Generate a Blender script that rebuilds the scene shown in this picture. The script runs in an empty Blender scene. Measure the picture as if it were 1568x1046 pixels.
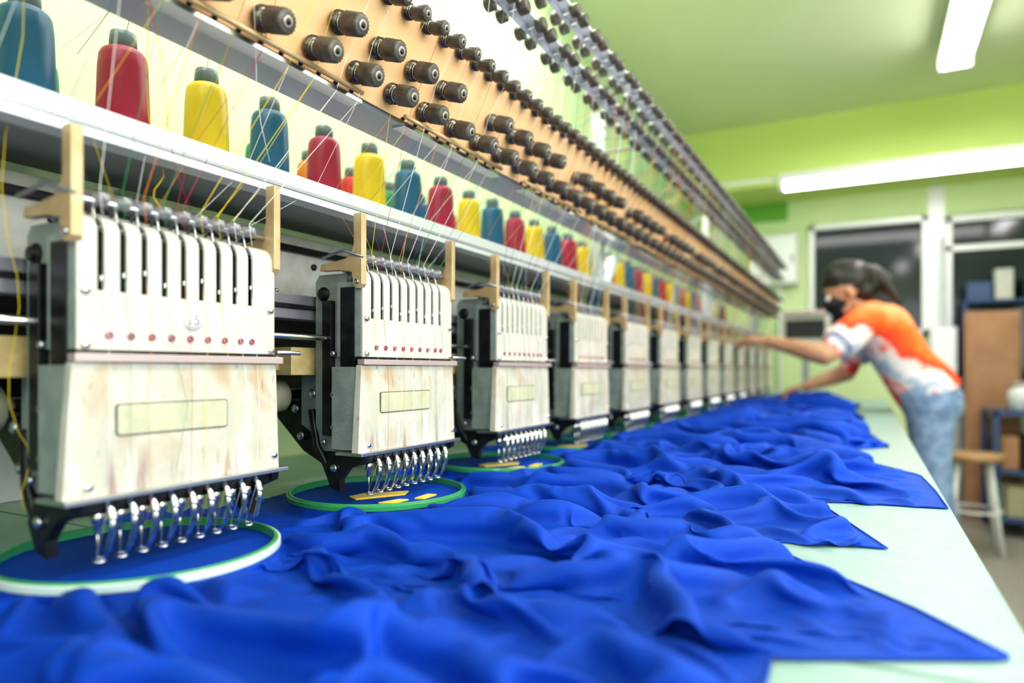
import bpy, math, random
import numpy as np
from mathutils import Vector, Matrix, noise
random.seed(7)
H = 0.975          # camera height; many heights below are relative to it
TZ = 0.80          # table top
sc = bpy.context.scene
col = sc.collection

# ------------------------------------------------------------------ materials
def mat(name, c1, c2=None, scale=8, rough=.5, metal=0, bump=0, bscale=60, stretch=(1,1,1),
        lo=.4, hi=.6, sheen=0, emit=0, coat=0, detail=4, spec=.5, rvar=0):
    m = bpy.data.materials.new(name); m.use_nodes = True
    nt = m.node_tree; b = nt.nodes['Principled BSDF']
    b.inputs['Base Color'].default_value = (*c1, 1)
    b.inputs['Roughness'].default_value = rough
    b.inputs['Metallic'].default_value = metal
    b.inputs['Specular IOR Level'].default_value = spec
    b.inputs['Coat Weight'].default_value = coat
    b.inputs['Sheen Weight'].default_value = sheen
    if emit:
        b.inputs['Emission Color'].default_value = (*c1, 1)
        b.inputs['Emission Strength'].default_value = emit
    tc = nt.nodes.new('ShaderNodeTexCoord'); mp = nt.nodes.new('ShaderNodeMapping')
    mp.inputs['Scale'].default_value = stretch
    nt.links.new(tc.outputs['Object'], mp.inputs['Vector'])
    if c2 is not None or rvar:
        n = nt.nodes.new('ShaderNodeTexNoise'); n.inputs['Scale'].default_value = scale
        n.inputs['Detail'].default_value = detail
        nt.links.new(mp.outputs[0], n.inputs['Vector'])
        if c2 is not None:
            r = nt.nodes.new('ShaderNodeValToRGB')
            r.color_ramp.elements[0].position = lo; r.color_ramp.elements[1].position = hi
            r.color_ramp.elements[0].color = (*c1, 1); r.color_ramp.elements[1].color = (*c2, 1)
            nt.links.new(n.outputs['Fac'], r.inputs[0]); nt.links.new(r.outputs[0], b.inputs['Base Color'])
        if rvar:
            mr = nt.nodes.new('ShaderNodeMapRange'); mr.inputs[3].default_value = max(0, rough-rvar); mr.inputs[4].default_value = rough+rvar
            nt.links.new(n.outputs['Fac'], mr.inputs[0]); nt.links.new(mr.outputs[0], b.inputs['Roughness'])
    if bump:
        n2 = nt.nodes.new('ShaderNodeTexNoise'); n2.inputs['Scale'].default_value = bscale; n2.inputs['Detail'].default_value = 3
        nt.links.new(mp.outputs[0], n2.inputs['Vector'])
        bp = nt.nodes.new('ShaderNodeBump'); bp.inputs['Strength'].default_value = bump; bp.inputs['Distance'].default_value = .002
        nt.links.new(n2.outputs['Fac'], bp.inputs['Height']); nt.links.new(bp.outputs[0], b.inputs['Normal'])
    return m

def thread_mat(name, c):
    m = mat(name, c, rough=.40, sheen=.05)
    nt = m.node_tree; b = nt.nodes['Principled BSDF']
    tc = nt.nodes.new('ShaderNodeTexCoord'); w = nt.nodes.new('ShaderNodeTexWave')
    w.bands_direction = 'Z'; w.inputs['Scale'].default_value = 420; w.inputs['Distortion'].default_value = 2.5
    nt.links.new(tc.outputs['Object'], w.inputs['Vector'])
    bp = nt.nodes.new('ShaderNodeBump'); bp.inputs['Strength'].default_value = .35; bp.inputs['Distance'].default_value = .0006
    nt.links.new(w.outputs['Fac'], bp.inputs['Height']); nt.links.new(bp.outputs[0], b.inputs['Normal'])
    return m

M = dict(
 wall=mat('wall_green', (.62,.76,.42), (.66,.79,.46), 1.5, .6, bump=.1),
 wallback=mat('wall_pale_green', (.50,.66,.36), (.54,.70,.40), 1.5, .6, bump=.1),
 soffit=mat('soffit_lime', (.62,.77,.24), (.66,.80,.28), 1.5, .6),
 dgreen=mat('green_band', (.16,.42,.06), rough=.6),
 ceil=mat('ceiling_green', (.72,.82,.54), (.76,.85,.58), 1.2, .7, bump=.1),
 floor=mat('floor_terrazzo', (.30,.27,.25), (.38,.35,.32), 60, .35),
 white=mat('painted_white', (.76,.76,.78), (.70,.71,.73), 20, .35),
 frame=mat('alu_frame', (.78,.78,.82), rough=.35, metal=.2),
 glass=mat('dark_window_glass', (.03,.038,.05), rough=.08, spec=.35),
 dark=mat('dark_void', (.02,.022,.025), rough=.6),
 table=mat('table_laminate', (.25,.385,.345), (.30,.43,.39), 40, .34, lo=.3, hi=.7, bump=.05, bscale=300, spec=.35),
 tedge=mat('table_edge', (.05,.06,.06), rough=.5),
 panel=mat('head_cream_paint', (.56,.54,.49), (.62,.60,.55), 30, .28, coat=.4),
 body=mat('head_body_green_grey', (.22,.26,.24), (.28,.32,.29), 40, .45, bump=.3, bscale=250),
 black=mat('black_steel', (.010,.011,.013), (.022,.022,.026), 60, .35, metal=.4),
 chrome=mat('chrome', (.78,.76,.75), rough=.14, metal=1),
 steel=mat('brushed_steel', (.55,.55,.58), (.68,.68,.71), 12, .3, metal=1, stretch=(1,.05,1)),
 alu=mat('aluminium_rail', (.66,.67,.76), (.74,.75,.83), 14, .32, metal=.6, stretch=(1,.04,1)),
 greymet=mat('grey_metal_base', (.33,.34,.38), (.41,.42,.46), 10, .38, metal=.5, stretch=(1,.1,1)),
 wood=mat('tension_plywood', (.80,.47,.24), (.88,.57,.34), 10, .42, stretch=(1,.12,4), lo=.3, hi=.7, coat=.15),
 brass=mat('brass_bracket', (.58,.42,.25), (.50,.35,.19), 50, .38, metal=.25),
 knob=mat('knob_brown_grey', (.060,.048,.040), (.10,.082,.07), 90, .38, coat=.15),
 knobtip=mat('knob_ring', (.36,.33,.30), rough=.3, metal=.4),
 knobbase=mat('knob_washer', (.13,.11,.09), (.22,.19,.16), 120, .28, metal=.8),
 pink=mat('pink_ring', (.36,.02,.10), rough=.25, coat=.5),
 pinkbar=mat('pinkish_bar', (.58,.45,.48), rough=.25, metal=.4),
 label=mat('label_beige', (.54,.53,.38), (.48,.47,.33), 70, .5),
 labeledge=mat('label_border', (.10,.10,.08), rough=.5),
 beigeblk=mat('solenoid_beige', (.62,.48,.24), (.50,.38,.18), 60, .4),
 rail=mat('needle_rail_grey', (.30,.30,.36), (.40,.40,.46), 20, .3, metal=.7, stretch=(1,.1,1)),
 beam=mat('machine_beam_paint', (.50,.50,.46), (.56,.56,.52), 60, .45, bump=.2),
 guide=mat('guide_grey_plastic', (.32,.31,.33), rough=.35, metal=.3),
 hoopw=mat('hoop_white', (.64,.78,.71), rough=.3),
 hoopg=mat('hoop_green', (.05,.33,.12), rough=.3, coat=.3),
 cyel=thread_mat('thread_yellow', (.80,.58,.008)),
 cblu=thread_mat('thread_teal_blue', (.002,.11,.24)),
 cred=thread_mat('thread_crimson', (.40,.003,.05)),
 cgrn=thread_mat('thread_green', (.01,.25,.09)),
 corg=thread_mat('thread_orange', (.75,.22,.02)),
 cgry=thread_mat('thread_grey', (.30,.33,.34)),
 cred2=thread_mat('thread_red', (.55,.02,.01)),
 core=mat('spool_core', (.12,.16,.17), rough=.4),
 stitch=mat('embroidery_yellow', (1.0,.72,.02), (.92,.62,.015), 300, .5, sheen=.2),
 white_thr=mat('thread_white', (.8,.8,.8), rough=.5),
 tube=mat('fluorescent_tube', (1,.97,.96), emit=12),
 fixture=mat('lamp_fixture', (.70,.70,.70), rough=.4),
 skin=mat('skin', (.50,.26,.16), (.55,.30,.19), 20, .5),
 hair=mat('black_hair', (.012,.010,.010), (.03,.025,.022), 60, .4, stretch=(1,1,.2)),
 mask=mat('face_mask_black', (.015,.015,.018), rough=.7),
 eye=mat('eye_white', (.7,.7,.68), rough=.2),
 jeans=mat('denim', (.17,.25,.44), (.26,.36,.56), 25, .8, bump=.3, bscale=400),
 shoe=mat('shoe_dark', (.04,.04,.05), rough=.6),
 brownboard=mat('brown_board', (.42,.22,.12), (.36,.18,.10), 6, .5),
 bluesteel=mat('blue_rack_steel', (.03,.07,.20), rough=.4),
 wire=mat('basket_yellow', (.55,.45,.2), rough=.5),
 stoolwood=mat('stool_wood', (.40,.24,.12), (.5,.3,.16), 20, .5),
 glowpane=mat('glowing_pane', (.95,.98,1.0), emit=1.6),  # glowing pane for the added windows out of view
)
def stained():
    m = mat('cover_plate_stained', (.60,.57,.50), (.52,.50,.43), 25, .3, coat=.3)
    nt = m.node_tree; b = nt.nodes['Principled BSDF']
    prev = b.inputs['Base Color'].links[0].from_socket
    tc = nt.nodes.new('ShaderNodeTexCoord')
    oi = nt.nodes.new('ShaderNodeObjectInfo')
    def layer(prev, colr, scale, stretch, lo, hi, zlo, zhi, amt):
        mp = nt.nodes.new('ShaderNodeMapping'); mp.inputs['Scale'].default_value = stretch
        va = nt.nodes.new('ShaderNodeVectorMath'); va.operation = 'ADD'
        sc_ = nt.nodes.new('ShaderNodeVectorMath'); sc_.operation = 'SCALE'; sc_.inputs['Scale'].default_value = .37
        nt.links.new(oi.outputs['Location'], sc_.inputs[0])
        nt.links.new(tc.outputs['Object'], va.inputs[0]); nt.links.new(sc_.outputs[0], va.inputs[1])
        nt.links.new(va.outputs[0], mp.inputs[0])
        n = nt.nodes.new('ShaderNodeTexNoise'); n.inputs['Scale'].default_value = scale; n.inputs['Detail'].default_value = 5
        nt.links.new(mp.outputs[0], n.inputs['Vector'])
        mr = nt.nodes.new('ShaderNodeMapRange'); mr.inputs[1].default_value = lo; mr.inputs[2].default_value = hi
        nt.links.new(n.outputs['Fac'], mr.inputs[0])
        sx = nt.nodes.new('ShaderNodeSeparateXYZ'); nt.links.new(tc.outputs['Object'], sx.inputs[0])
        mz = nt.nodes.new('ShaderNodeMapRange'); mz.inputs[1].default_value = zlo; mz.inputs[2].default_value = zhi
        nt.links.new(sx.outputs['Z'], mz.inputs[0])
        mu = nt.nodes.new('ShaderNodeMath'); mu.operation = 'MULTIPLY'
        nt.links.new(mr.outputs[0], mu.inputs[0]); nt.links.new(mz.outputs[0], mu.inputs[1])
        mu2 = nt.nodes.new('ShaderNodeMath'); mu2.operation = 'MULTIPLY'; mu2.inputs[1].default_value = amt
        nt.links.new(mu.outputs[0], mu2.inputs[0])
        mx = nt.nodes.new('ShaderNodeMix'); mx.data_type = 'RGBA'
        nt.links.new(mu2.outputs[0], mx.inputs[0]); nt.links.new(prev, mx.inputs[6])
        mx.inputs[7].default_value = (*colr, 1)
        return mx.outputs[2]
    p = layer(prev, (.42,.24,.10), 26, (1,1,.7), .54, .68, -.14, -.0, .6)
    p = layer(p, (.26,.12,.13), 75, (1,1,.14), .56, .66, -.055, -.085, .6)
    p = layer(p, (.20,.16,.13), 160, (1,1,.5), .62, .70, -.14, -.02, .5)
    p = layer(p, (.78,.76,.78), 60, (1,1,.25), .56, .64, -.03, -.08, .5)
    nt.links.new(p, b.inputs['Base Color'])
    return m
M['cover'] = stained()

def fabric():
    m = mat('royal_blue_knit', (.0008,.046,.37), (.001,.055,.45), 6, .62, sheen=.05, spec=.22)
    nt = m.node_tree; b = nt.nodes['Principled BSDF']
    b.inputs['Sheen Tint'].default_value = (.10,.40,1,1); b.inputs['Sheen Roughness'].default_value = .4
    tc = nt.nodes.new('ShaderNodeTexCoord')
    w = nt.nodes.new('ShaderNodeTexNoise'); w.inputs['Scale'].default_value = 900
    nt.links.new(tc.outputs['Object'], w.inputs['Vector'])
    bp = nt.nodes.new('ShaderNodeBump'); bp.inputs['Strength'].default_value = .3; bp.inputs['Distance'].default_value = .001
    nt.links.new(w.outputs['Fac'], bp.inputs['Height']); nt.links.new(bp.outputs[0], b.inputs['Normal'])
    return m
M['fabric'] = fabric()

def shirt():
    m = bpy.data.materials.new('tshirt_orange_floral'); m.use_nodes = True
    nt = m.node_tree; b = nt.nodes['Principled BSDF']; b.inputs['Roughness'].default_value = .8
    tc = nt.nodes.new('ShaderNodeTexCoord'); sx = nt.nodes.new('ShaderNodeSeparateXYZ')
    nt.links.new(tc.outputs['Object'], sx.inputs[0])
    n = nt.nodes.new('ShaderNodeTexNoise'); n.inputs['Scale'].default_value = 11
    nt.links.new(tc.outputs['Object'], n.inputs['Vector'])
    ma = nt.nodes.new('ShaderNodeMath'); ma.operation = 'MULTIPLY_ADD'; ma.inputs[1].default_value = .24
    nt.links.new(n.outputs['Fac'], ma.inputs[0]); nt.links.new(sx.outputs['Z'], ma.inputs[2])
    mb = nt.nodes.new('ShaderNodeMath'); mb.operation = 'MULTIPLY_ADD'; mb.inputs[1].default_value = .62
    nt.links.new(sx.outputs['X'], mb.inputs[0]); nt.links.new(ma.outputs[0], mb.inputs[2])
    mr = nt.nodes.new('ShaderNodeMapRange'); mr.inputs[1].default_value = 1.05; mr.inputs[2].default_value = 1.42
    nt.links.new(mb.outputs[0], mr.inputs[0])
    r = nt.nodes.new('ShaderNodeValToRGB'); cr = r.color_ramp
    cr.elements[0].position = 0; cr.elements[0].color = (.75,.05,.03,1)
    cr.elements[1].position = 1; cr.elements[1].color = (.95,.36,.16,1)
    for p, c in ((.08,(.75,.55,.6)),(.13,(.8,.1,.06)),(.18,(.70,.66,.74)),(.28,(.35,.42,.60)),(.34,(.78,.74,.80)),(.46,(.80,.60,.60)),(.52,(.80,.05,.015)),(.72,(.92,.16,.02))):
        e = cr.elements.new(p); e.color = (*c, 1)
    nt.links.new(mr.outputs[0], r.inputs[0]); nt.links.new(r.outputs[0], b.inputs['Base Color'])
    return m
M['shirt'] = shirt()

# ------------------------------------------------------------------ mesh builder
class MB:
    def __init__(s): s.v=[]; s.f=[]; s.m=[]; s.sm=[]; s.mats=[]
    def mi(s, k):
        if k not in s.mats: s.mats.append(k)
        return s.mats.index(k)
    def add(s, vs, fs, k, smooth=False):
        o=len(s.v); s.v += [tuple(v) for v in vs]; i=s.mi(k)
        for f in fs: s.f.append(tuple(o+a for a in f)); s.m.append(i); s.sm.append(smooth)
    def hexa(s, p, k):
        s.add(p, [(3,2,1,0),(4,5,6,7),(0,1,5,4),(1,2,6,5),(2,3,7,6),(3,0,4,7)], k)
    def box(s, x0,x1,y0,y1,z0,z1,k):
        s.hexa([(x0,y0,z0),(x1,y0,z0),(x1,y1,z0),(x0,y1,z0),(x0,y0,z1),(x1,y0,z1),(x1,y1,z1),(x0,y1,z1)],k)
    def prism(s, poly, a0, a1, k, axis='y'):
        n=len(poly)
        def mk(p,a): return (p[0],a,p[1]) if axis=='y' else ((a,p[0],p[1]) if axis=='x' else (p[0],p[1],a))
        vs=[mk(p,a0) for p in poly]+[mk(p,a1) for p in poly]
        s.add(vs,[tuple(range(n)),tuple(range(2*n-1,n-1,-1))]+[(i,(i+1)%n,n+(i+1)%n,n+i) for i in range(n)],k)
    def lathe(s, p, ax, prof, k, n=16, knurl=0):
        ax=Vector(ax).normalized(); up=Vector((0,0,1)) if abs(ax.z)<.9 else Vector((1,0,0))
        a=ax.cross(up).normalized(); b=ax.cross(a); p=Vector(p)
        vs=[];fs=[]
        for t,r in prof:
            for i in range(n):
                th=2*math.pi*i/n; rr=r*(1-knurl*(i%2)) if r>0.004 else r
                vs.append(p+ax*t+(a*math.cos(th)+b*math.sin(th))*rr)
        for j in range(len(prof)-1):
            for i in range(n):
                fs.append((j*n+i,j*n+(i+1)%n,(j+1)*n+(i+1)%n,(j+1)*n+i))
        fs.append(tuple(range(n-1,-1,-1))); L=(len(prof)-1)*n; fs.append(tuple(L+i for i in range(n)))
        s.add(vs,fs,k,True)
    def cyl(s,p0,p1,r,k,n=12,r1=None):
        p0=Vector(p0);p1=Vector(p1);d=p1-p0
        s.lathe(p0,d,[(0,r),(d.length,r if r1 is None else r1)],k,n)
    def tube(s, pts, r, k, n=6):
        pts=[Vector(p) for p in pts]; N=len(pts); vs=[];fs=[]
        rs = r if isinstance(r,(list,tuple)) else [r]*N
        t0=(pts[1]-pts[0]).normalized(); up=Vector((0,0,1)) if abs(t0.z)<.9 else Vector((1,0,0))
        a=t0.cross(up).normalized()
        for j,p in enumerate(pts):
            t=(pts[min(j+1,N-1)]-pts[max(j-1,0)]).normalized()
            a=(a-t*a.dot(t)).normalized(); b=t.cross(a)
            for i in range(n):
                th=2*math.pi*i/n; vs.append(p+(a*math.cos(th)+b*math.sin(th))*rs[j])
        for j in range(N-1):
            for i in range(n): fs.append((j*n+i,j*n+(i+1)%n,(j+1)*n+(i+1)%n,(j+1)*n+i))
        fs.append(tuple(range(n-1,-1,-1))); fs.append(tuple((N-1)*n+i for i in range(n)))
        s.add(vs,fs,k,True)
    def torus(s,c,ax,R,r,k,n=16,m=6):
        c=Vector(c);ax=Vector(ax).normalized(); up=Vector((0,0,1)) if abs(ax.z)<.9 else Vector((1,0,0))
        a=ax.cross(up).normalized(); b=ax.cross(a); vs=[];fs=[]
        for i in range(n):
            th=2*math.pi*i/n; d=a*math.cos(th)+b*math.sin(th)
            for j in range(m):
                ph=2*math.pi*j/m; vs.append(c+d*(R+r*math.cos(ph))+ax*r*math.sin(ph))
        for i in range(n):
            for j in range(m): fs.append((i*m+j,i*m+(j+1)%m,((i+1)%n)*m+(j+1)%m,((i+1)%n)*m+j))
        s.add(vs,fs,k,True)
    def ball(s,c,r,k,n=14,sc=(1,1,1)):
        vs=[];fs=[];m=n//2
        for j in range(m+1):
            ph=math.pi*j/m
            for i in range(n):
                th=2*math.pi*i/n
                vs.append((c[0]+r*sc[0]*math.sin(ph)*math.cos(th),c[1]+r*sc[1]*math.sin(ph)*math.sin(th),c[2]+r*sc[2]*math.cos(ph)))
        for j in range(m):
            for i in range(n): fs.append((j*n+i,(j+1)*n+i,(j+1)*n+(i+1)%n,j*n+(i+1)%n))
        s.add(vs,fs,k,True)
    def mesh(s,name):
        me=bpy.data.meshes.new(name); me.from_pydata(s.v,[],s.f)
        for k in s.mats: me.materials.append(M[k])
        me.polygons.foreach_set('material_index',s.m); me.polygons.foreach_set('use_smooth',s.sm); me.update()
        import bmesh
        bm=bmesh.new(); bm.from_mesh(me); bmesh.ops.recalc_face_normals(bm,faces=bm.faces); bm.to_mesh(me); bm.free()
        return me
    def obj(s,name,parent=None,bevel=0,loc=(0,0,0)):
        o=bpy.data.objects.new(name,s.mesh(name)); col.objects.link(o); o.location=loc
        if parent: o.parent=parent
        if bevel: addbev(o,bevel)
        return o
def addbev(o,w):
    b=o.modifiers.new('bevel','BEVEL'); b.width=w; b.segments=2; b.limit_method='ANGLE'; b.angle_limit=math.radians(50)
def empty(name,loc=(0,0,0)):
    o=bpy.data.objects.new(name,None); col.objects.link(o); o.location=loc; o.empty_display_size=.1; return o

# ------------------------------------------------------------------ room
XL,XR,YB,YE,ZC = -1.25,2.0,-1.6,5.6,2.7
def boxobj(name,dims,k,parent=None,bevel=0):
    b=MB(); b.box(*dims,k); return b.obj(name,parent,bevel)
boxobj('floor',(XL-.1,XR+.1,YB-.1,YE+.1,-.1,0),'floor')
boxobj('ceiling',(XL-.1,XR+.1,YB-.1,YE+.1,ZC,ZC+.1),'ceil')
boxobj('wall_left',(XL-.1,XL,YB-.1,YE+.1,0,ZC),'wallback')
boxobj('wall_right',(XR,XR+.1,YB-.1,YE+.1,0,ZC),'wall')
boxobj('wall_back',(XL,XR,YB-.1,YB,0,ZC),'wall')
W1=(-.40,.37,1.22,2.06); W2=(.47,1.75,.0,2.04)
for d,k in (((XL,W1[0],YE,YE+.12,0,ZC),'wall'),((W1[0],W1[1],YE,YE+.12,0,W1[2]),'wall'),((W1[0],W1[1],YE,YE+.12,W1[3],ZC),'wall'),
            ((W1[1],W2[0],YE,YE+.12,0,ZC),'frame'),((W2[0],W2[1],YE,YE+.12,W2[3]+.01,ZC),'wall'),((W2[1],XR,YE,YE+.12,0,ZC),'wall')):
    boxobj('wall_end',d,k)
boxobj('trim_1',(XL,XR,5.05,YE,2.26,ZC),'soffit')
boxobj('green_strip',(XL,-.55,YE-.02,YE,2.12,2.26),'dgreen')  # dark green strip on the end wall, just below the soffit
def window(name,x0,x1,z0,z1,mull):
    b=MB(); y0,y1=YE-.03,YE+.05; t=.038
    b.box(x0-t,x1+t,y0,y1,z1,z1+t,'frame'); b.box(x0-t,x1+t,y0,y1,z0-t,z0,'frame')
    b.box(x0-t,x0,y0,y1,z0-t,z1+t,'frame'); b.box(x1,x1+t,y0,y1,z0-t,z1+t,'frame')
    for mx in mull: b.box(mx-.02,mx+.02,y0+.01,y1,z0,z1,'frame')
    b.box(x0,x1,YE+.03,YE+.036,z0,z1,'glass')
    b.obj(name,bevel=.004)
window('window_1',W1[0]+.04,W1[1]-.04,W1[2]+.04,W1[3]-.04,[])
b=MB(); x0,x1=.475,1.745
b.box(x0,x0+.04,YE+.01,YE+.1,.002,2.04,'frame'); b.box(x1-.04,x1,YE+.01,YE+.1,.002,2.04,'frame')
b.box(x0,x1,YE+.01,YE+.1,2.0,2.045,'frame'); b.box(x0,x1,YE+.01,YE+.08,1.80,1.84,'frame')
b.box(x0+.04,x1-.04,YE+.05,YE+.056,1.84,2.0,'glass')
b.box(x0+.04,x1-.04,YE+.05,YE+.056,.9,1.80,'glass')
b.box(x0+.04,x1-.04,YE+.03,YE+.08,.05,.9,'beam')
b.obj('door_1',bevel=.004)
def fillwin(name,a0,a1,z0,z1,side):  # made-up window with a glowing pane, used as a light source
    b=MB(); t=.05; n=3
    def bx(u0,u1,w0,w1,z0,z1,k):
        if side=='r': b.box(XR-w1,XR-w0,u0,u1,z0,z1,k)
        else: b.box(u0,u1,YB+w0,YB+w1,z0,z1,k)
    bx(a0-t,a1+t,0,.04,z1,z1+t,'frame'); bx(a0-t,a1+t,0,.06,z0-t,z0,'frame')
    bx(a0-t,a0,0,.04,z0,z1,'frame'); bx(a1,a1+t,0,.04,z0,z1,'frame')
    for i in range(1,n): u=a0+(a1-a0)*i/n; bx(u-.02,u+.02,0,.035,z0,z1,'frame')
    bx(a0,a1,.004,.010,z0,z1,'glowpane')
    b.obj(name)
fillwin('fill_window_right',-.9,1.5,1.0,2.1,'r'); fillwin('fill_window_back',-.3,1.5,1.1,2.1,'b')  # both unseen, added to light the machine from the right and behind

def fixture(name,c,L,axis,tubes=2,drop=.0):
    b=MB(); x,y,z=c
    def bx(a0,a1,w0,w1,z0,z1,k):
        if axis=='y': b.box(x+w0,x+w1,y+a0,y+a1,z0,z1,k)
        else: b.box(x+a0,x+a1,y+w0,y+w1,z0,z1,k)
    wd = .075 if tubes==2 else .05
    bx(-L/2,L/2,-wd,wd,z-.0,z+.045,'fixture')
    bx(-L/2,-L/2+.03,-wd,wd,z-.055,z,'fixture'); bx(L/2-.03,L/2,-wd,wd,z-.055,z,'fixture')
    for i in range(tubes):
        w=(i-(tubes-1)/2)*.085
        if axis=='y': b.cyl((x+w,y-L/2+.03,z-.035),(x+w,y+L/2-.03,z-.035),.016,'tube',14)
        else: b.cyl((x-L/2+.03,y+w,z-.035),(x+L/2-.03,y+w,z-.035),.016,'tube',14)
    if z+.045<ZC-.005:
        for s_ in (-.35,.35):
            if axis=='y': b.cyl((x,y+s_*L,z+.04),(x,y+s_*L,ZC),.006,'fixture',8)
            else: b.cyl((x+s_*L,y,z+.03),(x+s_*L,5.06,z+.12),.006,'fixture',8)
    b.obj(name)
def area(name,loc,sx,sy,power,rot=(0,0,0),c=(1,.945,.975)):
    l=bpy.data.lights.new(name,'AREA'); l.shape='RECTANGLE'; l.size=sx; l.size_y=sy; l.energy=power; l.color=c
    o=bpy.data.objects.new(name,l); col.objects.link(o); o.location=loc; o.rotation_euler=rot; return o
fx=[((.18,4.62,2.16),1.36,'x',1),((.40,3.62,2.60),1.25,'y',2),((.65,1.1,2.62),1.25,'y',2),((-.90,.75,2.62),1.25,'y',2),
    ((-.90,2.12,2.62),1.25,'y',2),((1.3,2.4,2.62),1.25,'y',2),((.45,-.8,2.62),1.25,'y',2)]  # all after the first two are out-of-view fixtures added for light
pw=[6,11,15,10,9,12,6]
for (c,L,ax,t),p in zip(fx,pw):
    fixture('fluorescent_lamp',c,L,ax,t)
    area('lamp_light',(c[0],c[1],c[2]-.075),.14 if ax=='y' else L*.95,L*.95 if ax=='y' else .10,p)
area('added_key_right',(XR-.05,.3,1.55),1.1,2.4,38,(0,math.radians(90),0),(.98,.96,1))  # added key light from the right, brightens hoops and fabric
area('added_fill_back',(.6,YB+.05,1.6),1.8,1.0,3,(math.radians(90),0,0),(.98,.96,1))  # weak fill light added behind the camera
b=MB(); b.cyl((XL,4.62,2.19),(-.515,4.62,2.19),.012,'white'); b.obj('conduit_pipe')

# ------------------------------------------------------------------ table
tab=empty('work_table')
b=MB()
for y0,y1 in ((-.6,.4550),(.4600,2.4),(2.402,4.7)):
    b.box(-1.05,.092,y0,y1,TZ-.028,TZ,'table')
b.obj('table_top',tab,.001)
b=MB(); b.box(-1.04,.085,-.59,4.69,TZ-.05,TZ-.0285,'tedge')
for y in (-.5,.9,2.3,3.4,4.6):
    for x in (-1.0,-.03): b.box(x-.025,x+.025,y-.025,y+.025,0,TZ-.05,'greymet')
    b.box(-1.0,-.03,y-.015,y+.015,.12,.16,'greymet')
b.obj('table_frame',tab,.003)

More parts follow.
